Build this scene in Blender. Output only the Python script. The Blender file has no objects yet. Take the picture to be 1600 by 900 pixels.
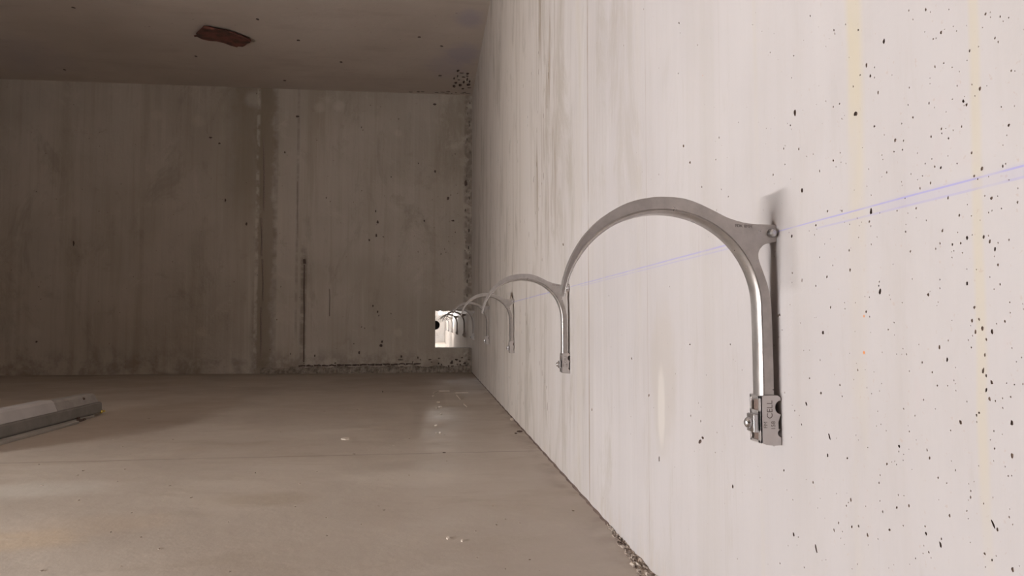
import bpy, bmesh, math, random
from mathutils import Vector, Matrix
from mathutils.geometry import delaunay_2d_cdt

# ------------------------------------------------------------------ scene
sc = bpy.context.scene
COL = sc.collection
PI = math.pi
random.seed(11)

FPX = 1150.0                                   # focal length for a 1600 px wide frame
TH = math.atan(57.0 / FPX)                     # pitch up
PSI = math.atan(130.0 / FPX * math.cos(TH))    # turned towards the right wall
fwd = Vector((math.sin(PSI)*math.cos(TH), math.cos(PSI)*math.cos(TH), math.sin(TH)))
rgt = Vector((math.cos(PSI), -math.sin(PSI), 0))
upv = rgt.cross(fwd)
cam_d = bpy.data.cameras.new('camera'); cam = bpy.data.objects.new('camera', cam_d); COL.objects.link(cam)
cam_d.sensor_width = 36; cam_d.lens = 36*FPX/1600; cam_d.clip_start = .02; cam_d.clip_end = 100
cam.matrix_world = Matrix(((rgt.x, upv.x, -fwd.x, 0), (rgt.y, upv.y, -fwd.y, 0), (rgt.z, upv.z, -fwd.z, 0), (0, 0, 0, 1)))
sc.camera = cam

world = bpy.data.worlds.new('world'); sc.world = world; world.use_nodes = True
world.node_tree.nodes['Background'].inputs[0].default_value = (.9, .95, 1, 1)
world.node_tree.nodes['Background'].inputs[1].default_value = .0
sc.view_settings.view_transform = 'Standard'; sc.view_settings.look = 'None'
sc.view_settings.gamma = 1; sc.view_settings.use_curve_mapping = False
sc.view_settings.exposure = 0.0
sc.cycles.max_bounces = 10; sc.cycles.diffuse_bounces = 8
sc.cycles.use_denoising = True
sc.cycles.sample_clamp_indirect = 6

P_WORK = 790.0        # tube of the work light (emission)
P_FAR = 1250.0         # strips in the chamber beyond the opening
P_BULB = 700.0       # bulb beyond the opening
LIGHT_COL = (1.0, .975, .96)

# camera stands at the origin; wall on the right at x = W, floor at z = -H
W = .44
def ray(px, py):
    return fwd + rgt*((px-800)/FPX) + upv*((450-py)/FPX)
def hitx(px, py, x=W):
    d = ray(px, py); return d*(x/d.x)
def hity(px, py, y):
    d = ray(px, py); return d*(y/d.y)
def hitz(px, py, z):
    d = ray(px, py); return d*(z/d.z)
H = -(.5*hitx(1018.7, 900).z + .25*hitx(860, 715).z + .25*hitx(920, 784.7).z)
YB = hitx(737.5, 300).y                        # the back wall
TB = .30                                       # its thickness
TOP = hity(737, 149, YB).z                     # upper slab
XL, YR, YE = -8.0, -8.0, 21.0  # left and near walls set far out to thin the bounced light
FL = -H
print('H', H, 'YB', YB, 'TOP', TOP)

# ------------------------------------------------------------------ materials
def nm(name):
    m = bpy.data.materials.new(name); m.use_nodes = True
    nt = m.node_tree; nt.nodes.clear()
    out = nt.nodes.new('ShaderNodeOutputMaterial'); b = nt.nodes.new('ShaderNodeBsdfPrincipled')
    nt.links.new(b.outputs[0], out.inputs[0])
    return m, nt, b
class G:
    """small node graph helper"""
    def __init__(s, nt): s.nt = nt; s.pos = s.n('ShaderNodeNewGeometry').outputs['Position']
    def n(s, t): return s.nt.nodes.new(t)
    def put(s, sock, v):
        if hasattr(v, 'is_output'): s.nt.links.new(v, sock)
        else: sock.default_value = v
    def m(s, op, a, b=0.0, c=0.0, clamp=False):
        k = s.n('ShaderNodeMath'); k.operation = op; k.use_clamp = clamp
        for i, v in enumerate((a, b, c)): s.put(k.inputs[i], v)
        return k.outputs[0]
    def xyz(s):
        k = s.n('ShaderNodeSeparateXYZ'); s.put(k.inputs[0], s.pos); return k.outputs
    def scaled(s, sx, sy, sz, off=(0, 0, 0)):
        k = s.n('ShaderNodeMapping'); s.put(k.inputs[0], s.pos)
        k.inputs['Scale'].default_value = (sx, sy, sz); k.inputs['Location'].default_value = off
        return k.outputs[0]
    def noise(s, vec, scale=1, detail=4, rough=.55, dist=0.0):
        k = s.n('ShaderNodeTexNoise'); s.put(k.inputs['Vector'], vec)
        k.inputs['Scale'].default_value = scale; k.inputs['Detail'].default_value = detail
        k.inputs['Roughness'].default_value = rough; k.inputs['Distortion'].default_value = dist
        return k.outputs[0]
    def vor(s, vec, scale):
        k = s.n('ShaderNodeTexVoronoi'); s.put(k.inputs['Vector'], vec); k.inputs['Scale'].default_value = scale
        return k.outputs['Distance']
    def rng(s, v, a, b, c=0.0, d=1.0, smooth=True):
        k = s.n('ShaderNodeMapRange'); k.interpolation_type = 'SMOOTHSTEP' if smooth else 'LINEAR'
        s.put(k.inputs[0], v)
        for i, q in enumerate((a, b, c, d)): k.inputs[i+1].default_value = q
        return k.outputs[0]
    def mix(s, f, a, b, mode='MIX'):
        k = s.n('ShaderNodeMix'); k.data_type = 'RGBA'; k.blend_type = mode
        s.put(k.inputs[0], f)
        for sk, v in ((k.inputs[6], a), (k.inputs[7], b)):
            s.put(sk, v if hasattr(v, 'is_output') else (v[0], v[1], v[2], 1))
        return k.outputs[2]
    def band(s, v, centre, half, soft):           # 1 inside |v-centre| < half
        d = s.m('ABSOLUTE', s.m('SUBTRACT', v, centre))
        return s.rng(d, half, half+soft, 1, 0)
    def blob(s, p, r, soft, stretch=(1, 1, 1)):   # 1 inside an ellipsoid about p
        k = s.n('ShaderNodeMapping'); k.vector_type = 'POINT'; s.put(k.inputs[0], s.pos)
        k.inputs['Scale'].default_value = stretch
        k.inputs['Location'].default_value = tuple(-p[i]*stretch[i] for i in range(3))
        L = s.n('ShaderNodeVectorMath'); L.operation = 'LENGTH'; s.put(L.inputs[0], k.outputs[0])
        d = L.outputs['Value']
        d = s.m('ADD', d, s.m('MULTIPLY', s.m('SUBTRACT', s.noise(s.pos, 9, 3), .5), r*.9))
        return s.rng(d, r-soft, r+soft, 1, 0)
    def bump(s, b, h, strength, dist):
        k = s.n('ShaderNodeBump'); s.put(k.inputs['Height'], h)
        k.inputs['Strength'].default_value = strength; k.inputs['Distance'].default_value = dist
        s.nt.links.new(k.outputs[0], b.inputs['Normal'])
AND = lambda g, *v: v[0] if len(v) == 1 else g.m('MULTIPLY', v[0], AND(g, *v[1:]))

# --- right wall: pale board-finished concrete
m_wall, nt, b = nm('pale_concrete'); g = G(nt); X, Y, Z = g.xyz()
c = g.mix(g.rng(g.noise(g.pos, 1.7, 3), .3, .7), (.39, .362, .362), (.43, .402, .402))
st = g.noise(g.scaled(1, 7, .35), 1, 5, .6)                      # tall form streaks
c = g.mix(g.m('MULTIPLY', g.rng(st, .52, .72), .30), c, (.34, .308, .275))
st2 = g.noise(g.scaled(1, 15, 1.3, (0, 3, 0)), 1, 6, .68)
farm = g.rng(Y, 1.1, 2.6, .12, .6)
c = g.mix(g.rng(Y, 1.5, 4.2, 0, .9), c, (.58, .52, .47))  # colour paler with depth, painting in light the far wall lacks
c = g.mix(AND(g, g.rng(st2, .5, .72), farm), c, (.29, .25, .21))
c = g.mix(AND(g, g.rng(st2, .5, .28), g.rng(Y, 1.2, 2.4, .10, .4)), c, (.52, .50, .49))
gf = g.noise(g.scaled(1, 38, 5), 1, 5, .7)
c = g.mix(AND(g, g.rng(gf, .55, .75), .3, g.rng(g.noise(g.pos, 3, 3), .4, .6, .3, 1)), c, (.31, .27, .23))
# mottled weathering, stretched downwards
mt = g.noise(g.scaled(1, 4.5, 1.6, (0, 2, 1)), 1, 6, .72, .5)
c = g.mix(AND(g, g.rng(mt, .50, .66), g.rng(Y, 1.0, 2.2, .12, .55)), c, (.30, .26, .215))
# yellowish vertical runs
for px, wd, am in ((1340, .014, .95), (1530, .006, .6), (1185, .006, .15), (905, .05, .28), (1000, .02, .15)):
    y0 = hitx(px, 400).y
    yy = g.m('ADD', Y, g.m('MULTIPLY', g.m('SUBTRACT', g.noise(g.scaled(1, 1, 1.5), 2, 3), .5), .02))
    br = g.rng(g.noise(g.scaled(1, 4, 1.3, (0, px, 0)), 2, 3), .35, .7)
    c = g.mix(AND(g, g.band(yy, y0, wd*.4, wd), g.m('MULTIPLY', br, am)), c, (.44, .39, .30))
# grey blotches of the near part
bl = g.noise(g.scaled(1, 16, 11), 1, 4, .7, .3)
c = g.mix(AND(g, g.rng(bl, .60, .72), g.rng(Y, .55, 1.0, .35, .0)), c, (.42, .37, .37))
bs = g.noise(g.pos, 170, 2, .6)
c = g.mix(AND(g, g.rng(bs, .66, .74), g.rng(Y, .6, 1.1, .55, .15)), c, (.38, .31, .27))
# fine speckle
sp = g.noise(g.scaled(1, 420, 170), 1, 2, .5)
c = g.mix(g.m('MULTIPLY', g.rng(sp, .6, .8), .16), c, (.42, .37, .34))
# dark weathering towards the far corner and along the seams
for px, w_, am in ((919, .0055, .95), (1010, .0016, .5), (1126, .0012, .18), (812, .012, .35), (760, .05, .3)):
    y0 = hitx(px, 300).y
    zz = g.rng(g.noise(g.scaled(1, .3, 2.5, (0, px*.1, 0)), 2, 3), .25, .6)
    wob = g.m('ADD', Y, g.m('MULTIPLY', g.m('SUBTRACT', g.noise(g.scaled(0, 0, 3, (0, px, 0)), 2, 2), .5), .006))
    c = g.mix(AND(g, g.band(wob, y0, w_*.5, w_), g.m('MULTIPLY', zz, am)), c, (.27, .22, .18))
c = g.mix(AND(g, g.band(Y, hitx(850, 200).y, .10, .35), g.rng(g.noise(g.scaled(1, 9, 1.3, (0, 9, 4)), 1, 4, .65), .48, .68),
              g.rng(Z, .1, .5, 0, .85)), c, (.25, .20, .15))
# patched spot with a pale core, beside the nearest hook
p0 = hitx(1035, 590); p1 = hitx(1033, 632)
c = g.mix(g.m('MULTIPLY', g.blob(p0, .085, .022, (1, 1.25, .62)), .55), c, (.365, .327, .30))
c = g.mix(g.m('MULTIPLY', g.blob(p1, .03, .008, (1, 1.3, .42)), .45), c, (.53, .50, .465))
for q, r_ in (((1350, 551), .0016), ((1350, 494), .0012), ((1098, 118), .001)):
    c = g.mix(g.blob(hitx(*q), r_, .0007), c, (.55, .2, .06))
# patchy browner tone towards the foot of the wall
c = g.mix(AND(g, g.rng(Z, FL+.012, FL+.09, .4, 0), g.rng(g.noise(g.scaled(1, 30, 6), 1, 4, .7), .45, .7)), c, (.38, .32, .26))
# snapped blue chalk lines
zc = hitx(1240, 355).z
brk = g.rng(g.noise(g.scaled(1, 9, 1, (0, 4, 0)), 2, 3), .3, .55, .45, 1)
for dz, hw, am, y1, y2 in ((0, .0006, .50, .5, .78), (-.0085, .0007, .26, .4, .78), (-.003, .004, .09, .4, .66),
                           (0, .0005, .50, .80, .9), (0, .0009, .45, .95, 2.25), (-.006, .0008, .25, .95, 2.1), (0, .0014, .5, 2.3, 3.8)):
    wob = g.m('ADD', Z, g.m('MULTIPLY', g.m('SUBTRACT', g.noise(g.scaled(1, 3, 0), 1, 2), .5), .003))
    c = g.mix(AND(g, g.band(wob, zc+dz, hw, hw*.8), g.band(Y, (y1+y2)/2, (y2-y1)/2, .02), g.m('MULTIPLY', brk, am)), c, (.20, .20, .56))
g.put(b.inputs['Base Color'], c); b.inputs['Roughness'].default_value = .62
b.inputs['Specular IOR Level'].default_value = .35
h = g.m('ADD', g.m('MULTIPLY', g.noise(g.scaled(1, 22, 2.5), 1, 4), .35), g.m('MULTIPLY', g.noise(g.pos, 60, 4, .6), .6))
g.bump(b, h, .2, .004)

# --- back wall: dark weathered concrete
def seamdist(g, X, px, py=300):
    return hity(px, py, YB).x
m_back, nt, b = nm('weathered_concrete'); g = G(nt); X, Y, Z = g.xyz()
c = g.mix(g.rng(g.noise(g.pos, 1.1, 3), .3, .7), (.395, .345, .29), (.475, .42, .365))
st = g.noise(g.scaled(5, 1, .35), 1, 5, .6)
c = g.mix(g.m('MULTIPLY', g.rng(st, .48, .72), .45), c, (.325, .27, .205))
st = g.noise(g.scaled(22, 1, .7, (4, 0, 0)), 1, 5, .65)
c = g.mix(g.m('MULTIPLY', g.rng(st, .5, .75), .35), c, (.33, .265, .20))
c = g.mix(g.m('MULTIPLY', g.rng(st, .48, .25), .25), c, (.58, .53, .47))
bl = g.noise(g.pos, 5, 5, .7, .4)
c = g.mix(g.m('MULTIPLY', g.rng(bl, .56, .72), .35), c, (.29, .235, .18))
c = g.mix(g.m('MULTIPLY', g.rng(g.noise(g.scaled(2.2, 1, .9, (7, 0, 2)), 1, 6, .75, .8), .52, .68), .45), c, (.27, .225, .175))
c = g.mix(g.m('MULTIPLY', g.rng(g.noise(g.pos, 2.6, 6, .75, .5), .55, .72), .4), c, (.56, .50, .44))
c = g.mix(AND(g, g.rng(X, -.4, .3, 0, 1), g.rng(g.noise(g.pos, 26, 4, .75), .60, .70), g.rng(g.noise(g.pos, 3, 3), .45, .6), .6), c, (.14, .105, .08))
xs = seamdist(g, X, 408)
ragg = g.m('ADD', X, g.m('MULTIPLY', g.m('SUBTRACT', g.noise(g.scaled(1, 1, 1.4), 3, 5, .7), .5), .22))
c = g.mix(AND(g, g.band(ragg, xs+.04, .05, .07), .62), c, (.21, .165, .115))
c = g.mix(AND(g, g.band(ragg, xs-.17, .05, .22), g.rng(Z, .5, 1.7, 0, .5)), c, (.22, .175, .125))
c = g.mix(AND(g, g.band(X, xs-.035, .006, .02), g.rng(g.noise(g.pos, 12, 4), .4, .6, 0, .5)), c, (.62, .56, .49))
for px, hw, z0, z1, am in ((465, .006, .0, 2.3, .3), (476, .014, -.4, .7, .5), (431, .01, -.5, 2, .25)):
    x0 = seamdist(g, X, px)
    c = g.mix(AND(g, g.band(X, x0, hw, hw*2), g.band(Z, (z0+z1)/2, (z1-z0)/2, .2), g.m('MULTIPLY', g.rng(g.noise(g.scaled(1, 1, 2), 6, 4), .3, .6), am)), c, (.10, .07, .05))
for q, r_ in (((622, 208), .035), ((622, 520), .038), ((315, 520), .045), ((245, 180), .05), ((310, 190), .06), ((55, 520), .05)):
    c = g.mix(g.m('MULTIPLY', g.blob(hity(q[0], q[1], YB), r_, r_*.5), .18), c, (.68, .62, .53))
for q, r_ in (((530, 165), .05), ((500, 168), .05), ((395, 155), .07)):
    c = g.mix(g.m('MULTIPLY', g.blob(hity(q[0], q[1], YB), r_, r_*.5), .28), c, (.66, .61, .56))
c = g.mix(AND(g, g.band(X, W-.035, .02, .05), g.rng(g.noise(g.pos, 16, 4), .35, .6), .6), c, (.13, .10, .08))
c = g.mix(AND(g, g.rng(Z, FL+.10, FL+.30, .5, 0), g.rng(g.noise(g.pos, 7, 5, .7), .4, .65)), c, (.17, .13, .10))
g.put(b.inputs['Base Color'], c); b.inputs['Roughness'].default_value = .8
g.bump(b, g.m('ADD', g.noise(g.pos, 14, 6, .65), g.m('MULTIPLY', g.noise(g.scaled(20, 1, 1), 1, 4), .5)), .5, .012)

# --- upper slab
m_ceil, nt, b = nm('brown_grey_concrete'); g = G(nt); X, Y, Z = g.xyz()
c = g.mix(g.rng(g.noise(g.pos, .9, 4), .3, .7), (.46, .39, .335), (.54, .465, .405))
bl = g.noise(g.scaled(1.2, 4, 1), 1.4, 5, .65)
c = g.mix(g.m('MULTIPLY', g.rng(bl, .5, .72), .35), c, (.37, .295, .25))
for q, r_, am in (((722, 85), .14, .6), ((700, 105), .18, .35), ((735, 30), .10, .6), ((60, 85), .25, .2), ((30, 100), .2, .2)):
    c = g.mix(g.m('MULTIPLY', g.blob(hitz(q[0], q[1], TOP), r_, r_*.5, (1, .6, 1)), am), c, (.36, .32, .375))
c = g.mix(AND(g, g.blob(hitz(727, 122, TOP), .11, .05), g.rng(g.noise(g.pos, 30, 3), .45, .55)), c, (.52, .47, .42))
c = g.mix(g.m('MULTIPLY', g.rng(g.noise(g.pos, 38, 2), .72, .78), .6), c, (.10, .07, .05))
g.put(b.inputs['Base Color'], c); b.inputs['Roughness'].default_value = .75
g.bump(b, g.noise(g.pos, 9, 6, .6), .4, .01)

# --- lower slab: smooth brown concrete
m_floor, nt, b = nm('smooth_brown_concrete'); g = G(nt); X, Y, Z = g.xyz()
c = g.mix(g.rng(g.noise(g.pos, .8, 4, .6, .4), .3, .7), (.40, .345, .295), (.455, .40, .345))
bl = g.noise(g.scaled(1.6, 3.2, 1, (3, 1, 0)), 1, 6, .65, .6)
c = g.mix(g.m('MULTIPLY', g.rng(bl, .5, .75), .4), c, (.33, .26, .195))
c = g.mix(g.m('MULTIPLY', g.rng(bl, .48, .25), .35), c, (.52, .475, .42))
sp = g.noise(g.scaled(14, 30, 1), 1, 4, .7)
c = g.mix(g.m('MULTIPLY', g.rng(sp, .64, .76), .4), c, (.28, .21, .16))
for q, r_, col, am in (((20, 845), .10, (.55, .40, .24), .3), ((150, 820), .12, (.5, .38, .27), .2), ((55, 765), .14, (.56, .53, .48), .5),
                       ((1080, 740), .1, (.5, .46, .4), .0), ((640, 745), .16, (.58, .53, .47), .35), ((410, 780), .10, (.33, .26, .19), .4)):
    c = g.mix(g.m('MULTIPLY', g.blob(hitz(q[0], q[1], FL), r_, r_*.5, (.7, 1.3, 1)), am), c, col)
c = g.mix(g.m('MULTIPLY', g.rng(g.noise(g.scaled(1, 2.6, 1, (2, 8, 0)), 2.2, 6, .72, .7), .54, .68), .35), c, (.33, .27, .215))
c = g.mix(g.m('MULTIPLY', g.rng(g.noise(g.scaled(1, 3.5, 1, (9, 1, 0)), 3, 6, .72, .6), .56, .70), .30), c, (.50, .45, .40))
# paler rectangle near the back corner
pa = hitz(735, 622, FL)
c = g.mix(AND(g, g.band(X, pa.x+.0, .16, .02), g.band(Y, pa.y, .42, .03), .28), c, (.60, .54, .47))
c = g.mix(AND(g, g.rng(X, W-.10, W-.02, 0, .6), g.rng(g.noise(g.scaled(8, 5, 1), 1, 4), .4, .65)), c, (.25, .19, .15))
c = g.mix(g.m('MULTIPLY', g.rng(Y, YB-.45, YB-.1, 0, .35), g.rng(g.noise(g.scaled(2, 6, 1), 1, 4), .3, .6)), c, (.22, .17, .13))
# one joint across the slab
yj = hitz(740, 707, FL).y
wob = g.m('ADD', Y, g.m('ADD', g.m('MULTIPLY', X, -.02), g.m('MULTIPLY', g.m('SUBTRACT', g.noise(g.scaled(2, 0, 0), 1, 4), .5), .04)))
c = g.mix(AND(g, g.band(wob, yj, .002, .007), g.rng(g.noise(g.scaled(3, 0, 0, (5, 0, 0)), 1, 5, .7), .3, .55, .12, .65)), c, (.17, .12, .09))
g.put(b.inputs['Base Color'], c)
g.put(b.inputs['Roughness'], g.rng(g.noise(g.pos, 3, 4), .3, .7, .42, .62)); b.inputs['Specular IOR Level'].default_value = .4
g.bump(b, g.m('ADD', g.noise(g.pos, 6, 6, .6), g.m('MULTIPLY', g.noise(g.pos, 50, 3), .08)), .25, .012)

def plain(name, col, rough=.6, metal=0.0, var=.0, scale=20, bump=0.0, spec=.5, dark=None):
    m, nt, b = nm(name); g = G(nt)
    tc = nt.nodes.new('ShaderNodeTexCoord').outputs['Object']
    n_ = g.noise(tc, scale, 4, .6)
    c = g.mix(g.m('MULTIPLY', g.rng(n_, .35, .7), var), col, dark or tuple(v*.55 for v in col))
    g.put(b.inputs['Base Color'], c)
    g.put(b.inputs['Roughness'], g.rng(n_, .3, .7, max(rough-.06, .02), min(rough+.08, 1)))
    b.inputs['Metallic'].default_value = metal; b.inputs['Specular IOR Level'].default_value = spec
    if bump: g.bump(b, n_, bump, .002)
    return m
m_alu = plain('brushed_cast_aluminium', (.475, .442, .424), .33, .78, .3, 60, .10)
m_zinc = plain('zinc_plated_steel', (.62, .585, .575), .36, .85, .12, 30, .03)
m_bolt = plain('bright_zinc_bolt', (.58, .57, .58), .3, 1, .1, 60)
m_ink = plain('dark_stamping', (.20, .17, .16), .6, .3)
m_pit = plain('brown_pore', (.30, .235, .20), .95, 0, .5, 90)  # browner, darker colour inside the pores
m_pit_dark = plain('dark_brown', (.13, .09, .075), .95, 0, .5, 60)  # darkest brown, for larger cavities and small dark parts
m_fleck = plain('pale_fleck', (.68, .60, .52), .35, 0, .4, 40)  # paler colour of the small raised flecks and lips
m_crust = plain('broken_mortar', (.40, .34, .29), .9, 0, 1.0, 75, .9, dark=(.075, .05, .04))
m_crustb = plain('rough_grey_mortar', (.33, .285, .24), .9, 0, .8, 22, .9, dark=(.12, .09, .07))
m_wood = plain('red_brown_wood', (.17, .065, .05), .9, 0, .9, 18, .8, dark=(.055, .04, .03), spec=.2)
m_house = plain('grey_fixture_housing', (.21, .195, .18), .55, 0, .3, 12)
m_diff = plain('frosted_plastic_cover', (.52, .50, .50), .35, 0, .25, 6)
m_clear = plain('pale_plastic_strip', (.36, .34, .31), .4, 0, .2, 14)
m_rub = plain('black_rubber', (.02, .018, .018), .5, 0, .2, 20)
m_spark = plain('yellow_spark', (.95, .75, .2), .25, 1, .1, 20)  # yellow of a light spark, put into a metal colour
m_steel = plain('painted_grey_steel', (.35, .34, .33), .5, 0, .2, 20)
def glow(name, power, col=LIGHT_COL):
    m, nt, b = nm(name)
    b.inputs['Base Color'].default_value = (.8, .8, .8, 1)
    b.inputs['Emission Color'].default_value = (*col, 1); b.inputs['Emission Strength'].default_value = power
    return m
m_tube = glow('lit_tube', P_WORK); m_tubef = glow('lit_tube_beyond', P_FAR, (.95, .98, 1))
m_bulb = glow('lit_bulb', P_BULB, (1, .96, .92))

# ------------------------------------------------------------------ helpers
def link(name, bm, mats, parent=None, loc=None, smooth=False, bevel=0):
    me = bpy.data.meshes.new(name); bmesh.ops.recalc_face_normals(bm, faces=bm.faces[:]); bm.to_mesh(me); bm.free()
    for m in (mats if isinstance(mats, (list, tuple)) else [mats]): me.materials.append(m)
    if smooth:
        for p in me.polygons: p.use_smooth = True
    o = bpy.data.objects.new(name, me); COL.objects.link(o)
    if parent: o.parent = parent
    if loc is not None: o.location = loc
    if bevel:
        md = o.modifiers.new('bevel', 'BEVEL'); md.width = bevel; md.segments = 2; md.limit_method = 'ANGLE'; md.angle_limit = math.radians(40)
    return o
def tag(o, label=None, cat=None, group=None, kind=None):
    if label: o['label'] = label
    if cat: o['category'] = cat
    if group: o['group'] = group
    if kind: o['kind'] = kind
    return o
def box(bm, x0, x1, y0, y1, z0, z1, mi=0):
    v = [bm.verts.new((x, y, z)) for x in (x0, x1) for y in (y0, y1) for z in (z0, z1)]
    for f in ((0, 1, 3, 2), (4, 6, 7, 5), (0, 4, 5, 1), (2, 3, 7, 6), (0, 2, 6, 4), (1, 5, 7, 3)):
        bm.faces.new([v[i] for i in f]).material_index = mi
def lathe(bm, prof, axis='x', n=20, c=(0, 0, 0), mi=0, hexn=None):
    """prof: (along, radius) pairs about an axis through c"""
    n = hexn or n; rings = []
    for a, r in prof:
        ring = []
        for k in range(n):
            t = 2*PI*k/n; u, v = r*math.cos(t), r*math.sin(t)
            p = {'x': (a, u, v), 'y': (u, a, v), 'z': (u, v, a)}[axis]
            ring.append(bm.verts.new((c[0]+p[0], c[1]+p[1], c[2]+p[2])))
        rings.append(ring)
    for r0, r1 in zip(rings, rings[1:]):
        for k in range(n): bm.faces.new((r0[k], r0[(k+1) % n], r1[(k+1) % n], r1[k])).material_index = mi
    for r in (rings[0], rings[-1]): bm.faces.new(r).material_index = mi
def extrude_poly(bm, pts, y0, y1):
    """closed (x,z) polygon swept from y0 to y1"""
    a = [bm.verts.new((x, y0, z)) for x, z in pts]; b_ = [bm.verts.new((x, y1, z)) for x, z in pts]
    bm.faces.new(a); bm.faces.new(b_[::-1]); n = len(pts)
    for k in range(n): bm.faces.new((a[k], b_[k], b_[(k+1) % n], a[(k+1) % n]))

# slab with real cavities: outline and cavity polygons in the slab's own (u, v); put(u, v, depth) -> 3-D point
def slab(name, outline, cavs, put, mats, extra=None):
    """cavs: (polygon, depth, material index); a negative depth stands proud"""
    def ccw(p): return p if sum(p[i-1][0]*p[i][1]-p[i][0]*p[i-1][1] for i in range(len(p))) > 0 else p[::-1]
    outline = ccw(outline); cavs = [(ccw(c_[0]), c_[1], c_[2]) for c_ in cavs]
    polys = [outline] + [c_[0] for c_ in cavs]
    vs, faces = [], []
    for p in polys:
        faces.append(list(range(len(vs), len(vs)+len(p)))); vs += [Vector(q) for q in p]
    ov, oe, of, iv, ie, if_ = delaunay_2d_cdt(vs, [], faces, 1, 1e-7, True)
    bm = bmesh.new(); V = [bm.verts.new(put(p.x, p.y, 0)) for p in ov]
    where = {}
    for i, ids in enumerate(iv):
        for k in ids: where[k] = i
    for f, ids in zip(of, if_):
        if any(k > 0 for k in ids) or 0 not in ids: continue
        try: bm.faces.new([V[i] for i in f])
        except ValueError: pass
    for fi, (p, d, mi) in zip(faces[1:], cavs):
        if d is None: continue
        cx = sum(q[0] for q in p)/len(p); cy = sum(q[1] for q in p)/len(p)
        prev = [V[where[k]] for k in fi]
        for s_, dd in ((.86, .75), (.5, 1.0)) if d > 0 else ((.8, 1.0),):
            ring = [bm.verts.new(put(cx+(q[0]-cx)*s_, cy+(q[1]-cy)*s_, d*dd)) for q in p]
            for k in range(len(p)):
                k2 = (k+1) % len(p)
                bm.faces.new((prev[k], prev[k2], ring[k2], ring[k])).material_index = mi
            prev = ring
        ctr = bm.verts.new(put(cx, cy, d*1.05))
        for k in range(len(p)):
            bm.faces.new((prev[k], prev[(k+1) % len(p)], ctr)).material_index = mi
    if extra: extra(bm)
    bm.normal_update()
    n0 = Vector(put(0, 0, 0)) - Vector(put(0, 0, 1))
    flip = [f for f in bm.faces if f.material_index == 0 and abs(f.normal.dot(n0)) > .9 and f.normal.dot(n0) < 0]
    bmesh.ops.reverse_faces(bm, faces=flip)
    me = bpy.data.meshes.new(name); bm.to_mesh(me); bm.free()
    for m in mats: me.materials.append(m)
    o = bpy.data.objects.new(name, me); COL.objects.link(o); o['kind'] = 'structure'
    return o
def ragged(cx, cy, rx, ry, n=8, rot=0.0, j=.25):
    out = []
    for k in range(n):
        t = 2*PI*k/n; r = 1+random.uniform(-j, j)
        x, y = rx*r*math.cos(t), ry*r*math.sin(t)
        out.append((cx+x*math.cos(rot)-y*math.sin(rot), cy+x*math.sin(rot)+y*math.cos(rot)))
    return out
class Field:
    """keeps cavities apart"""
    def __init__(s): s.boxes = []; s.c = []
    def add(s, poly, d, mi, must=False):
        xs = [p[0] for p in poly]; ys = [p[1] for p in poly]; e = .0004
        bb = (min(xs)-e, max(xs)+e, min(ys)-e, max(ys)+e)
        for o in s.boxes:
            if bb[0] < o[1] and bb[1] > o[0] and bb[2] < o[3] and bb[3] > o[2]: return False
        s.boxes.append(bb); s.c.append((poly, d, mi)); return True

# ------------------------------------------------------------------ structure
m_darkwall = plain('low_bounce_wall', (.12, .10, .085), .85, 0, .5, 4)  # unseen left and near walls, kept dark to cut bounced light
# opening in the back wall, right beside the right wall
OX = hity(680, 520, YB).x; OZ0 = hity(700, 544, YB).z; OZ1 = hity(700, 485.0, YB).z

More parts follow.
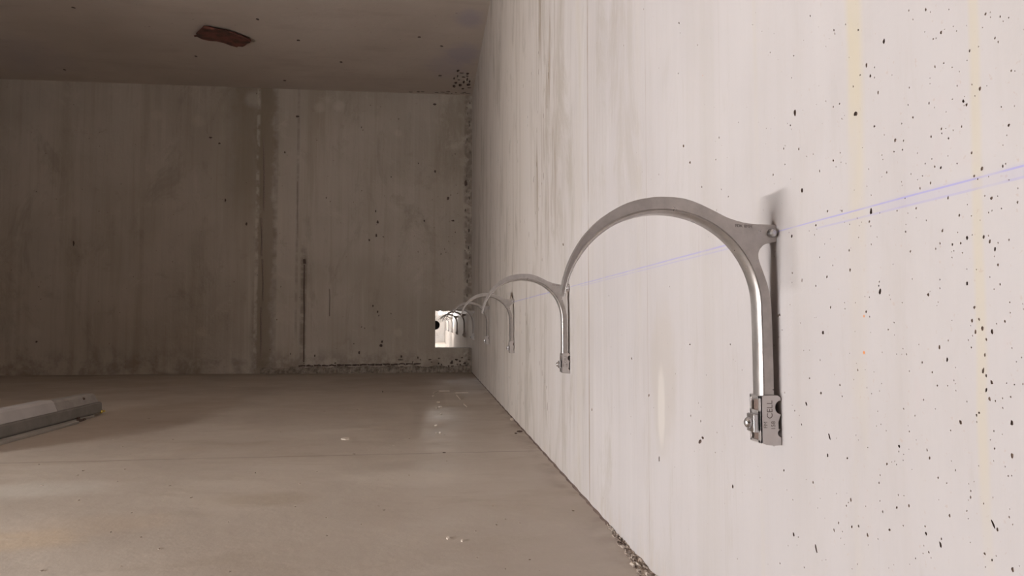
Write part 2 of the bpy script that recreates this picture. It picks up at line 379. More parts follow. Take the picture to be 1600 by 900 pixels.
# right wall (u = y, v = z)
F = Field()
big = [(1242, 176, 2.6, 7, .0), (1381, 65, 2.2, 6, 0), (1505, 158, 2.5, 4.5, 0), (1482, 216, 1.6, 2.4, 0), (1253, 297, 2.2, 5, 0),
       (1361, 330, 2.5, 6.5, 0), (1237, 369, 1.6, 4, 0), (1511, 372, 2.5, 5, 0), (1511, 443, 2, 4.5, 0), (1488, 382, 1.6, 3, 0),
       (1415, 362, 1.5, 2.5, 0), (1068, 228, 1.6, 3, 0), (1078, 254, 1.6, 3, 0), (1302, 167, 1.2, 2.2, 0), (1235, 196, 1.2, 2, 0),
       (1275, 857, 1.7, 12, -.18), (1552, 819, 1.9, 11, -.4), (1296, 682, 1.7, 7, -.3), (1286, 520, 2, 4, 0), (1480, 562, 1.8, 4.5, 0),
       (1447, 834, 2.0, 3.8, -.3), (1240, 835, 1.7, 5, -.2), (1405, 697, 2, 4, -.3), (1386, 725, 1.5, 2.6, 0), (1283, 614, 1.9, 3, 0),
       (1375, 455, 2.4, 6.5, .1), (1260, 631, 1.8, 4.5, -.2), (1530, 645, 2.2, 2.6, 0), (1554, 701, 1.8, 2.4, 0), (1541, 609, 2, 5, .2),
       (1324, 716, 1.4, 2.4, 0), (1401, 793, 1.8, 2.8, 0), (1331, 823, 1.4, 3, 0), (1390, 828, 1.8, 2.6, 0), (1550, 875, 1.8, 2.6, 0),
       (1471, 842, 1.6, 3, 0), (1145, 760, 1.6, 4, 0), (1094, 690, 3.2, 5, .5), (1098, 684, 2, 3.4, -.6), (1337, 178, 4, 5, .3),
       (1397, 237, 1.4, 2, 0), (1410, 234, 1.4, 2, 0), (1302, 251, 1.4, 3, 0), (1293, 330, 1.3, 3, .2), (1275, 352, 1.5, 2.4, 0),
       (1303, 47, 1.3, 2.4, 0), (1341, 47, 1.3, 2.4, 0), (1266, 25, 1.2, 2, 0), (1240, 87, 1.2, 2, 0), (1061, 36, 1.2, 2, 0),
       (1030, 717, 1.0, 6, 0), (987, 560, 1, 3, 0), (1014, 618, 1.2, 3, 0), (880, 382, 1, 3, 0), (1078, 538, 1.2, 1.6, 0),
       (925, 640, 1, 3, 0), (1216, 493, 1.4, 2.8, 0), (1265, 591, 1.3, 2, 0), (1225, 735, 1.3, 2.4, 0), (1209, 696, 1.2, 2, 0)]
for px, py, rx, ry, tilt in big:
    n = 9; pts = []
    for k in range(n):
        t = 2*PI*k/n; j = 1+random.uniform(-.22, .22); a, e = rx*.72*j*math.cos(t), ry*.72*j*math.sin(t)
        q = hitx(px+a*math.cos(tilt)-e*math.sin(tilt), py+a*math.sin(tilt)+e*math.cos(tilt)); pts.append((q.y, q.z))
    F.add(pts[::-1], .003, 2 if ry > 3.2 else 1)
for k in range(620):
    px = 1600 - abs(random.gauss(0, 1))*290
    if k % 3 == 0: px = random.uniform(860, 1600)
    py = random.uniform(5, 895)
    if px < 840: continue
    q = hitx(px, py)
    if q.z < FL+.02: continue
    r = .00045 + .0011*random.random()**3.5
    F.add(ragged(q.y, q.z, r, r*random.uniform(.9, 1.7), 7, random.uniform(-.3, .3)), r*1.2, 1 if random.random() < .8 else 2)
for k in range(120):                                     # short vertical nicks of the rougher far part
    q = hitx(random.uniform(742, 860), random.uniform(60, 640))
    if q.z < FL+.05: continue
    r = random.uniform(.0015, .004)
    F.add(ragged(q.y, q.z, r, r*random.uniform(2, 5), 7), r, 1)
def put_r(u, v, d): return (W+d, u, v)
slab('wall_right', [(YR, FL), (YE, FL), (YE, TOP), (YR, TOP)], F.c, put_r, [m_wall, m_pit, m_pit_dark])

# back wall (u = x, v = z) with the opening; its jamb, sill and head are part of it
F = Field()
for px, py, rx, ry in ((590, 347, 2.2, 3.5), (587, 330, 1.3, 2.4), (577, 375, 1.6, 3), (588, 368, 1.6, 3), (599, 370, 1.6, 1.4), (510, 309, 1.6, 1.6),
                       (115, 380, 1.6, 5), (595, 540, 3.4, 2.6), (597, 534, 1.8, 2.4), (561, 551, 2, 3.4), (553, 537, 1.3, 1.6), (492, 556, 1.3, 2.4),
                       (583, 478, 1.5, 2.2), (590, 487, 1.6, 2.4), (592, 493, 1.2, 1.8), (565, 511, 1.4, 1.4), (570, 513, 1.3, 1.3), (627, 557, 1.8, 2.6),
                       (653, 559, 1.6, 2), (657, 562, 1.3, 1.6), (708, 345, 3.2, 1.6), (663, 345, 1.6, 2), (700, 310, 2.6, 3), (680, 268, 2.2, 3),
                       (57, 534, 2, 1.6), (155, 330, 1, 1.4), (329, 215, 3.4, 1.6), (343, 224, 2.6, 1.8), (465, 182, 4, 2), (445, 238, 1.5, 2.4),
                       (565, 199, 1.1, 2), (623, 186, 1.1, 1.6), (679, 163, 3.6, 2.4), (401, 146, 1.2, 1.2), (728, 286, 3.2, 6), (454, 553, 1.3, 2.2),
                       (611, 490, 1.3, 1.2), (352, 313, 1.6, 3.2), (385, 350, 2, 3.4), (516, 315, 1.1, 1.1), (439, 448, 1, 1)):
    p = hity(px, py, YB); s_ = YB/FPX
    F.add(ragged(p.x, p.z, rx*s_*.75, ry*s_*.8, 9), .012, 2 if rx*ry > 3 else 1)
def crack(F, pts, hw, d, mi):                            # one narrow polygon along a polyline, split in lengths
    L = [hity(x, y, YB) for x, y in pts]
    left = [(p.x-hw*random.uniform(.6, 1.2), p.z) for p in L]; right = [(p.x+hw*random.uniform(.6, 1.2), p.z) for p in L]
    F.add(left+right[::-1], d, mi)
crack(F, [(464.6, 283), (465.0, 310), (465, 330), (465.2, 352), (465.4, 372)], .003, .006, 1)
crack(F, [(476, 405), (476.0, 412)], .014, .012, 2)
crack(F, [(475.4, 413.5), (475.4, 430), (475.2, 455), (475.2, 485), (474.8, 520), (474.6, 566)], .0062, .01, 2)
crack(F, [(514.8, 451), (515.2, 465), (515.0, 480), (515.0, 494)], .004, .006, 2)
for x, y0, y1 in ((412.5, 215, 330), (409, 340, 400), (411, 405, 470), (408, 480, 560)):
    crack(F, [(x-.6, y0), (x+.4, (y0+y1)/2), (x, y1)], .010, .012, 1)
for k in range(34):                                      # broken joint beside the right wall
    p = hity(random.uniform(727, 736.3), 160+k*9.4+random.uniform(-3, 3), YB)
    if OZ0-.03 < p.z < OZ1+.03: continue
    s_ = YB/FPX
    F.add(ragged(p.x, p.z, random.uniform(.3, 1.0)*s_, random.uniform(.6, 3.2)*s_, 8), .012, random.choice((1, 2)))
for k in range(46):
    p = hity(random.uniform(650, 733), random.uniform(240, 400), YB); s_ = YB/FPX
    if random.random() > (p.x+.3)/.9: continue
    F.add(ragged(p.x, p.z, random.uniform(.3, 1.1)*s_, random.uniform(.4, 1.5)*s_, 7), .006, random.choice((1, 2)))
for k in range(110):
    p = hity(random.uniform(5, 734), random.uniform(160, 565), YB); s_ = YB/FPX
    if p.x > OX-.03 and p.z < OZ1+.03: continue
    F.add(ragged(p.x, p.z, random.uniform(.3, .8)*s_, random.uniform(.3, 1.0)*s_, 7), .004, random.choice((1, 2)))
for x0 in range(466, 652, 12):                           # open joint under the wall's foot
    a = [hity(x0+t+.4, 571.5-(x0+t-470)*.018+random.uniform(-.5, .5), YB) for t in (0, 4, 8, 11)]
    F.add([(p.x, p.z-random.uniform(.004, .014)) for p in a]+[(p.x, p.z+random.uniform(.003, .009)) for p in a][::-1], .02, 2)
for k in range(80):                                      # crumbling band along the foot of the wall
    px = random.choice((random.uniform(468, 640), random.uniform(640, 734), random.uniform(700, 734)))
    p = hity(px, random.gauss(570, 2.6) if px < 640 else random.gauss(569, 4), YB); s_ = YB/FPX
    F.add(ragged(p.x, p.z, random.uniform(1, 6 if px < 640 else 3)*s_, random.uniform(.5, 1.6)*s_, 8), .02, 2)
def put_b(u, v, d): return (u, YB+d, v)
def back_extra(bm):
    y2 = YB+TB; e = .004
    def q(*p): bm.faces.new([bm.verts.new(t) for t in p])
    q((OX, YB, OZ0), (OX, YB, OZ1), (OX, y2, OZ1), (OX, y2, OZ0))
    q((OX, YB, OZ0), (OX, y2, OZ0), (W, y2, OZ0), (W, YB, OZ0))
    q((OX, YB, OZ1), (W, YB, OZ1), (W, y2, OZ1), (OX, y2, OZ1))
    q((XL, y2, FL), (XL, y2, TOP), (OX, y2, TOP), (OX, y2, FL))
    q((OX, y2, FL), (OX, y2, OZ0), (W, y2, OZ0), (W, y2, FL))
    q((OX, y2, OZ1), (OX, y2, TOP), (W, y2, TOP), (W, y2, OZ1))
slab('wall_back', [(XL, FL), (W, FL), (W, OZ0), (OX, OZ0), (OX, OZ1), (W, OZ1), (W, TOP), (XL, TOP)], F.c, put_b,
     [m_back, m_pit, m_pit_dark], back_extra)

# lower slab (u = x, v = y)
F = Field()
for px, py, rx, ry in ((812, 674, 5, 1.6), (806, 677, 2.4, 1), (816, 672, 2, 2), (694, 707, 3, .8), (1003, 795, 0, 0), (598, 612, .8, 1.4)):
    if rx: 
        a = [hitz(px+rx*math.cos(t*PI/4), py+ry*math.sin(t*PI/4), FL) for t in range(8)]
        F.add([(p.x, p.y) for p in a][::-1], .006, 2)
for px, py, rx, ry in ((685, 628.5, 3, .9), (688, 636, 3.4, .9), (682, 638, 1.4, .7), (689, 647.5, 1.4, .9), (681, 665, 2.6, 1), (687.5, 676.5, 2.2, 1.1), (681.5, 677, 1, .7),
                       (677, 619, 2.2, 1), (800, 655, 3.4, 2.2), (540, 686, 8, 1.8), (700, 841, 3, 2.4), (722, 845, 2, 2.2)):
    a = [hitz(px+rx*math.cos(t*PI/4), py+ry*math.sin(t*PI/4), FL) for t in range(8)]
    F.add([(p.x, p.y) for p in a][::-1], -.0035 if px < 695 else -.002, 1)
def strip(F, pts, wpx, d, mi):                           # a thin raised pale lip along a pixel polyline
    for (x0, y0), (x1, y1) in zip(pts, pts[1:]):
        e = .02
        x0, y0, x1, y1 = x0+(x1-x0)*e, y0+(y1-y0)*e, x1-(x1-x0)*e, y1-(y1-y0)*e
        L = math.hypot(x1-x0, y1-y0); nx, ny = -(y1-y0)/L*wpx, (x1-x0)/L*wpx
        a = [hitz(x, y, FL) for x, y in ((x0+nx, y0+ny), (x0-nx, y0-ny), (x1-nx, y1-ny), (x1+nx, y1+ny))]
        F.add([(p.x, p.y) for p in a], d, mi)
strip(F, [(676, 615), (685, 611), (703, 611)], .5, -.003, 1)
strip(F, [(711, 614), (733, 613.6)], .45, -.003, 1)
strip(F, [(713, 617), (720, 625)], .6, -.003, 1)
strip(F, [(724, 631), (730, 636)], .6, -.003, 1)
for k in range(60):
    p = hitz(random.uniform(20, 940), random.uniform(640, 895), FL); s_ = p.y/FPX
    if p.x > W-.05: continue
    F.add(ragged(p.x, p.y, random.uniform(.6, 2.4)*s_, random.uniform(.6, 2.2)*s_*2, 7), random.choice((.002, -.0012)), 3)
def put_f(u, v, d): return (u, v, FL-d)
m_floor_mark = plain('slab_scuff', (.36, .30, .245), .7, 0, .4, 40)
slab('floor', [(XL, YR), (W, YR), (W, YE), (XL, YE)], F.c, put_f, [m_floor, m_fleck, m_pit_dark, m_floor_mark])

# upper slab
F = Field()
for k in range(70):                                      # honeycombed corner
    px = 738-abs(random.gauss(0, 14)); py = random.gauss(127, 7)
    if py > 144 or px > 739: continue
    p = hitz(px, py, TOP)
    if p.x > W-.02 or p.y > YB-.02: continue
    F.add(ragged(p.x, p.y, random.uniform(.006, .026), random.uniform(.01, .05), 8), .02, 2)
for px, py in ((533, 97), (402, 30), (445, 126), (306, 88), (115, 12), (101, 109), (466, 63), (655, 58), (690, 72)):
    p = hitz(px, py, TOP); F.add(ragged(p.x, p.y, .014, .02, 8), .008, 2)
for k in range(30):
    p = hitz(random.uniform(620, 733), random.uniform(143.0, 146.5), TOP)
    if p.y < YB-.02: F.add(ragged(p.x, p.y, random.uniform(.01, .03), .012, 8), .012, 2)
def put_c(u, v, d): return (u, v, TOP+d)
slab('ceiling', [(XL, YR), (XL, YE), (W, YE), (W, YR)], F.c, put_c, [m_ceil, m_pit, m_pit_dark])
for nm_, pts in (('wall_left', [(XL, YR, FL), (XL, YE, FL), (XL, YE, TOP), (XL, YR, TOP)]),
                 ('wall_near', [(XL, YR, FL), (W, YR, FL), (W, YR, TOP), (XL, YR, TOP)]),
                 ('wall_far', [(XL, YE, FL), (XL, YE, TOP), (W, YE, TOP), (W, YE, FL)])):
    bm = bmesh.new(); bm.faces.new([bm.verts.new(p) for p in pts])
    me = bpy.data.meshes.new(nm_); bm.to_mesh(me); bm.free(); me.materials.append({'wall_far': m_wall, 'wall_left': m_darkwall, 'wall_near': m_darkwall}[nm_])
    o = bpy.data.objects.new(nm_, me); COL.objects.link(o); o['kind'] = 'structure'

# mortar fillet at the foot of the back wall and crumbled mortar in the near corner
def lumpy(name, rows, mat, amp, seed):
    """rows: list of cross-section polylines, all the same length"""
    rnd = random.Random(seed); bm = bmesh.new(); R = []
    for r in rows:
        R.append([bm.verts.new(Vector(p)+Vector([rnd.uniform(-amp, amp) for _ in range(3)])*(0 if k in (0, len(r)-1) else 1)) for k, p in enumerate(r)])
    for a, b_ in zip(R, R[1:]):
        for k in range(len(a)-1): bm.faces.new((a[k], a[k+1], b_[k+1], b_[k]))
    me = bpy.data.meshes.new(name); bm.normal_update(); bm.to_mesh(me); bm.free(); me.materials.append(mat)
    o = bpy.data.objects.new(name, me); COL.objects.link(o); return o
rows = []; xa = hity(408, 580, YB).x
for k in range(260):
    x = xa + (W-.004-xa)*k/259
    t = .035+.012*math.sin(k*.13)+.008*math.sin(k*.71); hgt = .052+.008*math.sin(k*.21)+.012*min(1, k/60)
    rows.append([(x, YB-t-.01, FL), (x, YB-t, FL+.012), (x, YB-t*.8, FL+hgt*.55), (x, YB-t*.55, FL+hgt*.85), (x, YB-t*.2, FL+hgt), (x, YB+.001, FL+hgt)])
o = lumpy('trim_back', rows, m_crustb, .006, 3); o['kind'] = 'structure'
rows = []
ya, yb = hitx(952, 821).y, .34
for k in range(150):
    f = k/149; y = ya+(yb-ya)*f; wd = .005+.062*min(1, f*1.5)**.9+.003*math.sin(k*.9); hg = .003+.007*min(1, f*1.3)+.002*math.sin(k*.5)
    rows.append([(W-wd, y, FL-.0005)]+[(W-wd*(1-q), y, FL+hg*math.sin(q*PI/2)**.7*.8) for q in (.12, .25, .38, .5, .62, .75, .88)]+[(W, y, FL+hg)])
o = lumpy('crumbled_mortar', rows, m_crust, .0036, 5)
tag(o, 'crumbled grey mortar and grit along the foot of the bright wall at the lower edge', 'mortar rubble', kind='stuff')
rows = []                                                # thin dark joint running on along the foot of the right wall
for k in range(120):
    y = ya+(YB-.05-ya)*(k/119)**1.3
    rows.append([(W-.005-.002*math.sin(k*2.1), y, FL), (W-.003, y, FL+.002), (W, y, FL+.004+.0015*math.sin(k*1.3))])
o = lumpy('trim_right', rows, m_pit_dark, .0008, 8); o['kind'] = 'structure'

# ------------------------------------------------------------------ the wall hooks
YH = .934
YH = hitx(1210, 500).y
S = YH/FPX
def pp(px, py, dy=0.0):                                  # point of the hook's own plane, relative to its foot on the wall at pin height
    q = hity(px, py, YH+dy); return (q.x-W, q.z-ZP)
ZP = hity(1212, 365, YH-.0075).z
CX, CY, RI = 1029.5, 484.0, 149.5
inner = []
for k in range(49):
    a = math.radians(172 - k*172/48.0)
    inner.append((CX+RI*math.cos(a), CY-RI*math.sin(a)))
inner += [(1180.4, 520), (1181.4, 560), (1182.2, 600), (1182.6, 626)]
outer = [(876.0, 460.5), (875.6, 453), (879.6, 435), (890.3, 404), (909, 372), (932, 347), (956, 329.5), (984, 316.5), (1014.4, 310), (1035.8, 308.8), (1064, 310.5),
         (1088, 317.5), (1111.8, 328), (1135.5, 339.5), (1159, 347), (1183, 350.3), (1211, 351), (1214.5, 352), (1214.6, 377), (1208, 378.6), (1197, 381),
         (1190.5, 385.5), (1186.4, 391.5), (1185, 399), (1186.6, 409), (1192.5, 425), (1199.7, 446.8), (1204.2, 470.5), (1206, 500), (1208, 560), (1209.5, 640)]
def crom(P, i0, i1, m=4):
    out = list(P[:i0])
    for i in range(i0, i1):
        a, b_, c_, d = P[max(i-1, 0)], P[i], P[i+1], P[min(i+2, len(P)-1)]
        for k in range(m):
            t = k/m
            out.append(tuple(.5*((2*b_[q])+(c_[q]-a[q])*t+(2*a[q]-5*b_[q]+4*c_[q]-d[q])*t*t+(3*b_[q]-a[q]-3*c_[q]+d[q])*t**3) for q in (0, 1)))
    return out+list(P[i1:])
outer = crom(crom(outer, 19, 30), 2, 15)
def make_hook():
    root = bpy.data.objects.new('wall_hook', None); COL.objects.link(root); root.empty_display_size = .03
    # arm: cast web with a rim along the inner curve
    bm = bmesh.new()
    web_in = [(x-(x-CX)*-.012, y) for x, y in inner]     # web starts just inside the rim
    poly = [(min(q[0], -.0003), q[1]) for q in (pp(p[0], p[1], .004-.014*min(1, max(0, (p[0]-890)/250))) for p in outer)] + [pp(*p) for p in [(x+1.5, y) if y > CY else (x+1.5*((x-CX)/RI), y+1.5*((y-CY)/RI)) for x, y in inner][::-1]]
    ty = .0100
    # taper the web towards the tip: depth per vertex
    tipx = pp(880, 460)[0]
    if sum(poly[i-1][0]*poly[i][1]-poly[i][0]*poly[i-1][1] for i in range(len(poly))) < 0: poly = poly[::-1]
    n = len(poly); V2 = [Vector(p) for p in poly]
    ov, oe, of, iv, ie, if_ = delaunay_2d_cdt(V2, [], [list(range(n))], 1, 1e-7, True)
    a_, b_ = [], []
    for p in ov:
        f = min(1, max(0, (p.x-tipx)/.10)); t = ty*(.8+.2*f)
        a_.append(bm.verts.new((p.x, -t, p.y))); b_.append(bm.verts.new((p.x, t, p.y)))
    cnt = {}
    of = [f for f, q in zip(of, if_) if q]
    def inside(f):                                       # even-odd test of the triangle's centre
        c_ = sum((ov[i] for i in f), Vector((0, 0)))/len(f); r_ = False
        for i in range(n):
            (x0, z0), (x1, z1) = poly[i-1], poly[i]
            if (z0 > c_.y) != (z1 > c_.y) and c_.x < (x1-x0)*(c_.y-z0)/(z1-z0)+x0: r_ = not r_
        return r_
    of = [f for f in of if inside(f)]
    for f in of:
        for q in range(len(f)):
            e_ = tuple(sorted((f[q], f[(q+1) % len(f)]))); cnt[e_] = cnt.get(e_, 0)+1
    for f in of:
        bm.faces.new([a_[i] for i in f]); bm.faces.new([b_[i] for i in f][::-1])
    for (i, j), c_ in cnt.items():
        if c_ == 1: bm.faces.new((a_[i], b_[i], b_[j], a_[j]))
    arm = link('arm', bm, m_alu, root)
    # rim
    bm = bmesh.new(); rings = []
    N = len(inner)
    for k, (x, y) in enumerate(inner):
        if y < CY or k < 49:
            nx, ny = (x-CX)/RI, (y-CY)/RI
        else: nx, ny = 1, 0
        f = min(1, k/16.0); dy = .0086+(.0132-.0086)*f; th = 3.0+3.5*f
        i_, o_ = pp(x, y), pp(x+nx*th, y+ny*th); m_ = pp(x+nx*th*.5, y+ny*th*.5)
        ring = [(i_[0], -dy*.8, i_[1]), (i_[0], dy*.8, i_[1]), (m_[0], dy, m_[1]), (o_[0], dy*.8, o_[1]), (o_[0], -dy*.8, o_[1]), (m_[0], -dy, m_[1])]
        rings.append([bm.verts.new(p) for p in ring])
    for r0, r1 in zip(rings, rings[1:]):
        for k in range(6): bm.faces.new((r0[k], r0[(k+1) % 6], r1[(k+1) % 6], r1[k]))
    bm.faces.new(rings[0]); bm.faces.new(rings[-1][::-1])
    rim = link('rim', bm, m_alu, root, smooth=True, bevel=0)
    md = rim.modifiers.new('edge', 'EDGE_SPLIT'); md.split_angle = math.radians(50)
    # locating pin in the lug
    bm = bmesh.new(); c = (pp(1206.5, 365, -.012)[0], pp(1206.5, 365, -.0075)[1])
    lathe(bm, [(0, .0001), (0, .0028), (.0018, .0048), (.005, .0056), (.0085, .0056), (.0087, .0001)], 'y', 16, (c[0], -.0182, c[1]))
    for v in bm.verts: pass
    lathe(bm, [(c[0], .0040), (-.002, .0028), (0, .0026)], 'x', 12, (0, -.0138, c[1]))
    link('pin', bm, m_bolt, root, smooth=True).modifiers.new('e', 'EDGE_SPLIT')
    # clamp of folded sheet steel
    bm = bmesh.new(); t = .0018
    zt, zb = pp(1200, 618, -.015)[1], pp(1200, 695, -.015)[1]
    xl = pp(1189, 650, -.015)[0]; xr = -.0008
    d0, d1 = -.0150, .0150
    hl = zt-zb
    # front cheek with the two round bites at its wall edge
    def bite(z0, r, n=8): return [(xr-r*.9*math.sin(PI*k/n), z0+r*math.cos(PI*k/n)) for k in range(n+1)]
    front = [(xl, zb+.003), (xl, zt-.002), (xl+.004, zt), (xr-.004, zt), (xr, zt-.003)] + bite(zt-.015, .0085) + [(xr-.0035, zb+.028), (xr-.0035, zb+.019)] + bite(zb+.014, .005) + \
            [(xr, zb+.006), (xr, zb-.001), (xr-.010, zb-.0015), (xl+.006, zb)]
    extrude_poly(bm, front, d0, d0+t)
    extrude_poly(bm, front, d1-t, d1)
    # left cheek with two windows: built as a frame
    def lb(y0, y1, z0, z1): box(bm, xl-.0008, xl+t, y0, y1, z0, z1)
    lb(d0, d0+.006, zb+.002, zt); lb(d1-.004, d1, zb+.002, zt)
    lb(d0, d1, zt-.004, zt-.0005); lb(d0, d1, zb+.002, zb+.005); lb(d0, d1, zb+.017, zb+.042)
    clamp = link('clamp', bm, m_zinc, root, bevel=.0007)
    bm = bmesh.new(); zc_ = pp(1180, 660)[1]
    box(bm, xl-.0075, xl-.0006, -.0115, .0105, zc_-.0115, zc_+.0115)
    link('nut_block', bm, m_bolt, clamp, bevel=.0012)
    bm = bmesh.new()
    lathe(bm, [(0, .0068), (-.0012, .0070), (-.0045, .0064), (-.0065, .0048), (-.0075, .0024), (-.0078, .0002)][::-1], 'x', 24, (xl-.0074, 0, zc_))
    link('bolt', bm, m_bolt, clamp, smooth=True)
    bm = bmesh.new(); xc = (xl+xr)/2                     # wedge of the clamp gripping the stem
    box(bm, xl+t, xr-.004, -.0085, .0085, zb+.004, zt-.006)
    link('wedge', bm, m_pit_dark, clamp)
    return root, clamp, arm
def text_mesh(s, size, loc, rot, parent, name):
    cu = bpy.data.curves.new(name, 'FONT'); cu.body = s; cu.size = size; cu.extrude = .00012; cu.align_x = 'CENTER'; cu.align_y = 'CENTER'
    t = bpy.data.objects.new(name, cu); COL.objects.link(t)
    bpy.context.view_layer.update()
    me = bpy.data.meshes.new_from_object(t); bpy.data.objects.remove(t)
    me.materials.clear(); me.materials.append(m_ink)
    o = bpy.data.objects.new(name, me); COL.objects.link(o); o.parent = parent; o.location = loc; o.rotation_euler = rot
    return o
proto, clampo, armo = make_hook()
def children(o): return [c_ for c_ in bpy.data.objects if c_.parent == o]
def copy_tree(o, parent=None):
    c_ = o.copy(); COL.objects.link(c_); c_.parent = parent
    for ch in children(o): copy_tree(ch, c_)
    return c_
spots = [(889.3, 451), (803.3, 470.5), (764.5, 480), (741.6, 487.3), (727.6, None), (716, None), (708, None), (702.5, None), (697.8, None), (694, None), (691, None), (688.6, None)]
names = ['small aluminium arched wall hook just behind the largest one, crossing the thin wall seam',
         'third aluminium arched hook from the right, midway along the pale wall',
         'fourth arched hook from the right, beside the end corner of the pale wall',
         'last arched hook in front of the dark end wall, standing at the lit opening']
far_rest = ['small wall hook fifth from the right inside the lit opening', 'small wall hook sixth from the right inside the lit opening',
            'tiny wall hook seventh from the right inside the lit opening', 'tiniest wall hook, leftmost and deepest inside the lit opening']
far_names = ['first dark backlit hook seen through the lit opening', 'second dark backlit hook seen through the lit opening',
             'third backlit hook seen through the lit opening, counted from the right',
             'fourth backlit hook seen through the lit opening, counted from the right']
proto.location = (W, YH, ZP)
tag(proto, 'largest and nearest aluminium arched wall hook with a bolted clamp at its foot', 'wall hook', 'hooks in a row along the pale wall')
made = []
for i, (px, py) in enumerate(spots):
    o = copy_tree(proto); made.append(o)
    y = hitx(px, 500).y
    z = ZP if py is None else .5*ZP+.5*hitx(px, py).z
    o.location = (W, y, z)
    if i < 4: tag(o, names[i], 'wall hook')
    elif i < 8: tag(o, far_names[i-4], 'wall hook'); o['group'] = 'hooks beyond the lit opening'
    else: tag(o, far_rest[i-8], 'wall hook', 'hooks beyond the lit opening')
# stampings, on the two nearest only
for root in (proto, made[0]):
    cl = [c_ for c_ in children(root) if c_.name.startswith('clamp')][0]
    ar = [c_ for c_ in children(root) if c_.name.startswith('arm')][0]
    a = pp(1203, 640, -.015); b_ = pp(1208.5, 665, -.015); c2 = pp(1196.5, 664, -.015); d = pp(1162, 353.4, -.01)
    text_mesh('CELL', .0105, (a[0], -.01512, a[1]), (PI/2, -PI/2, 0), cl, 'stamping')
    text_mesh('158', .0075, (b_[0], -.01512, b_[1]), (PI/2, -PI/2, 0), cl, 'stamping')
    text_mesh('FM', .0068, (c2[0], -.01512, c2[1]), (PI/2, -PI/2, 0), cl, 'stamping')
    text_mesh('FDK 8MM', .0054, (d[0], -.0102, d[1]), (PI/2, math.radians(3), 0), ar, 'stamping')

# ------------------------------------------------------------------ wooden offcut on the upper slab
pc = [hitz(x, y, TOP-.03) for x, y in ((305, 57), (317, 43), (352, 48), (391, 63), (383, 71), (368, 72), (346, 67), (320, 62))]
top_ = [hitz(x, y, TOP) for x, y in ((309, 52), (318, 42), (354, 49), (389, 62), (382, 68), (366, 68), (345, 63), (322, 58))]
bm = bmesh.new(); rnd = random.Random(4)
ctr = sum(pc, Vector())/8
lower = [bm.verts.new((p.x, p.y, TOP-.030+rnd.uniform(-.006, .006))) for p in pc]
mid = [bm.verts.new((p.x*1.01-ctr.x*.01, p.y+.01, TOP-.014)) for p in pc]
upper = [bm.verts.new((p.x, p.y, TOP-.0005)) for p in top_]
bm.faces.new(lower); bm.faces.new(upper[::-1])
for a, b_ in ((lower, mid), (mid, upper)):
    for k in range(8): bm.faces.new((a[k], a[(k+1) % 8], b_[(k+1) % 8], b_[k]))
bmesh.ops.subdivide_edges(bm, edges=bm.edges[:], cuts=2, use_grid_fill=True)
for v in bm.verts:
    if v.co.z < TOP-.003: v.co += Vector((rnd.uniform(-.012, .012), rnd.uniform(-.018, .018), rnd.uniform(-.006, .005)))
o = link('wood_offcut', bm, m_wood)
tag(o, 'short reddish brown splintered wood offcut lying against the upper concrete slab', 'wood piece')

# ------------------------------------------------------------------ batten light (unlit) on the lower slab
XF, YF = hitz(160, 648, FL).x, hitz(160, 648, FL).y       # near lower edge at its far end
root = bpy.data.objects.new('batten_light', None); COL.objects.link(root); root.location = (XF, YF, FL)
root.rotation_euler.z = math.radians(-.5)
LEN = 1.36
def prof(bm, pts, y0, y1):
    extrude_poly(bm, pts, y0, y1)
bm = bmesh.new()
prof(bm, [(-.006, .012), (.0, .020), (-.004, .064), (-.010, .071), (-.122, .071), (-.128, .064), (-.134, .02), (-.126, .012)], -LEN, 0)
link('housing', bm, m_house, root, bevel=.003)
bm = bmesh.new()
prof(bm, [(-.008, .0712), (-.012, .078), (-.028, .116), (-.040, .126), (-.092, .126), (-.104, .116), (-.120, .078), (-.124, .0712)], -LEN+.02, -.46)
link('cover', bm, m_diff, root, bevel=.004)
bm = bmesh.new()
prof(bm, [(-.010, .0712), (-.014, .078), (-.030, .110), (-.042, .118), (-.090, .118), (-.102, .110), (-.118, .078), (-.122, .0712)], -.458, -.022)
lathe(bm, [(-.02, .024), (-.006, .024), (0, .014)], 'y', 20, (-.066, 0, .092))
ec = link('end_cap', bm, plain('grey_end_cap', (.33, .31, .295), .5, 0, .3, 20), root, bevel=.006)
bm = bmesh.new(); lathe(bm, [(0, .007), (.004, .007), (.005, .004)], 'y', 12, (-.024, -.17, .103)); 
for v in bm.verts: v.co = Vector((v.co.x+.0, v.co.y, v.co.z))
link('catch', bm, m_pit_dark, ec)
bm = bmesh.new(); box(bm, .004, .045, -LEN, -.36, .0, .014); box(bm, -.10, .004, -LEN, -.10, .0, .012)
link('mounting_rail', bm, m_clear, root, bevel=.003)
bm = bmesh.new()
box(bm, .0, .022, -.300, -.272, 0, .012); box(bm, .004, .010, -.296, -.276, .012, .022); lathe(bm, [(0, .006), (.02, .006)], 'y', 10, (.018, -.262, .007))
link('bracket', bm, m_pit_dark, root)
bm = bmesh.new(); lathe(bm, [(-.014, .0035), (0, .006), (.006, .006), (.008, .003)], 'y', 14, (.002, .012, .018)); lathe(bm, [(-.03, .009), (-.0135, .009)], 'y', 14, (-.002, .012, .018))
link('spark_stub', bm, m_spark, root, smooth=True)  # added yellow stub in place of a small spark of light
tag(root, 'grey unlit batten light with frosted cover, on the brown slab at the left edge', 'light fitting')

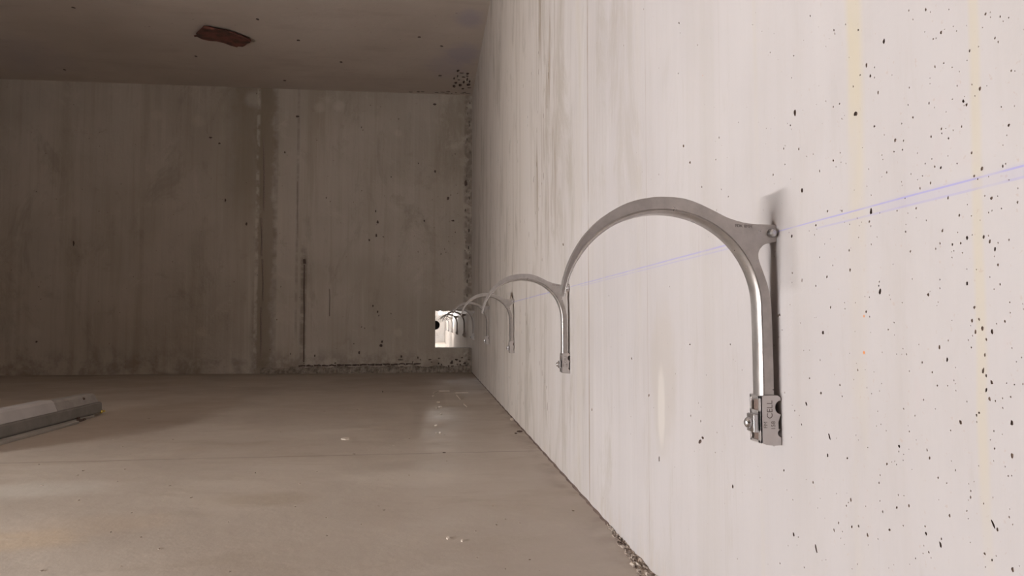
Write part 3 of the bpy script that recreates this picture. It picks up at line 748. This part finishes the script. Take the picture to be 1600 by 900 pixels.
# ------------------------------------------------------------------ round black fitting at the opening's left edge
rr = bpy.data.objects.new('cable_gland', None); COL.objects.link(rr)
pg = hity(680.0, 508, YB+TB+.12); rr.location = (pg.x, YB+TB+.13, pg.z)
bm = bmesh.new(); lathe(bm, [(-.128, .042), (-.05, .043), (-.03, .047), (-.012, .050), (.0, .050), (.012, .046), (.012, .0005)], 'y', 28)
link('ring', bm, m_rub, rr, smooth=True).modifiers.new('e', 'EDGE_SPLIT')
bm = bmesh.new(); lathe(bm, [(.012, .016), (.022, .014), (.024, .005)], 'y', 16); link('core', bm, m_steel, rr)
tag(rr, 'round black rubber cable fitting on the left edge of the lit opening', 'cable fitting')

# ------------------------------------------------------------------ lamps
def strip_light(name, x0, y0, z0, length, mat, face=0, along='y'):
    """a batten lamp: housing, two end holders and one tube facing +x (face 0) or down (face 1)"""
    r = bpy.data.objects.new(name, None); COL.objects.link(r); r.location = (x0, y0, z0)
    bm = bmesh.new()
    if face == 0: box(bm, -.07, -.03, -length/2, length/2, -.03, .03)
    else: box(bm, -.03, .03, -length/2, length/2, .03, .07)
    link('housing', bm, m_steel, r, bevel=.004)
    for s_ in (-1, 1):
        bm = bmesh.new()
        ya_, yb_ = sorted((s_*length/2, s_*(length/2-.02)))
        if face == 0: box(bm, -.03, .018, ya_, yb_, -.016, .016)
        else: box(bm, -.016, .016, ya_, yb_, -.018, .03)
        link('lamp_holder', bm, m_steel, r, bevel=.002)
    bm = bmesh.new()
    if face == 0: box(bm, -.029, -.012, -length/2+.02, length/2-.02, -.026, .026); link('diffuser', bm, mat, r)
    else: lathe(bm, [(-length/2+.02, .013), (length/2-.02, .013)], 'y', 16); link('tube', bm, mat, r, smooth=True)
    return r
wl = strip_light('work_light', -3.3, .95, FL+.42, 1.5, m_tube); wl.rotation_euler.z = math.radians(-7)
tag(wl, 'lit tubular work light on a low stand, out of view to the left', 'work light')
bm = bmesh.new()
bm.free()
for s_ in (-.5, .5):
    bm = bmesh.new(); box(bm, -.06, -.04, s_-.01, s_+.01, -.42, -.03); box(bm, -.16, .06, s_-.015, s_+.015, -.42, -.405)
    link('stand', bm, m_steel, wl)
for k, (x, y) in enumerate(((-1.2, 16.2), (-.6, 18.6))):
    b3 = strip_light('strip_lamp', x, y, TOP-.071, 1.5, m_tubef, 1)
    tag(b3, ('lit strip lamp hidden behind the dark end wall', 'lit strip lamp deepest in the chamber behind the dark end wall')[k], 'ceiling lamp', 'strip lamps beyond the end wall')
# bulb on a bracket beyond the opening
yb_ = 13.5; pbul = hity(688, 489.2, yb_)
rb = bpy.data.objects.new('bare_bulb', None); COL.objects.link(rb); rb.location = pbul
bm = bmesh.new(); bmesh.ops.create_uvsphere(bm, u_segments=20, v_segments=12, radius=.034); link('bulb', bm, m_bulb, rb, smooth=True)
bm = bmesh.new(); lathe(bm, [(.03, .018), (.07, .018)], 'y', 14); box(bm, -.012, W-pbul.x, .055, .075, -.01, .01); link('bracket', bm, m_steel, rb)
tag(rb, 'glaring bare bulb at the upper left corner of the small opening', 'light bulb')
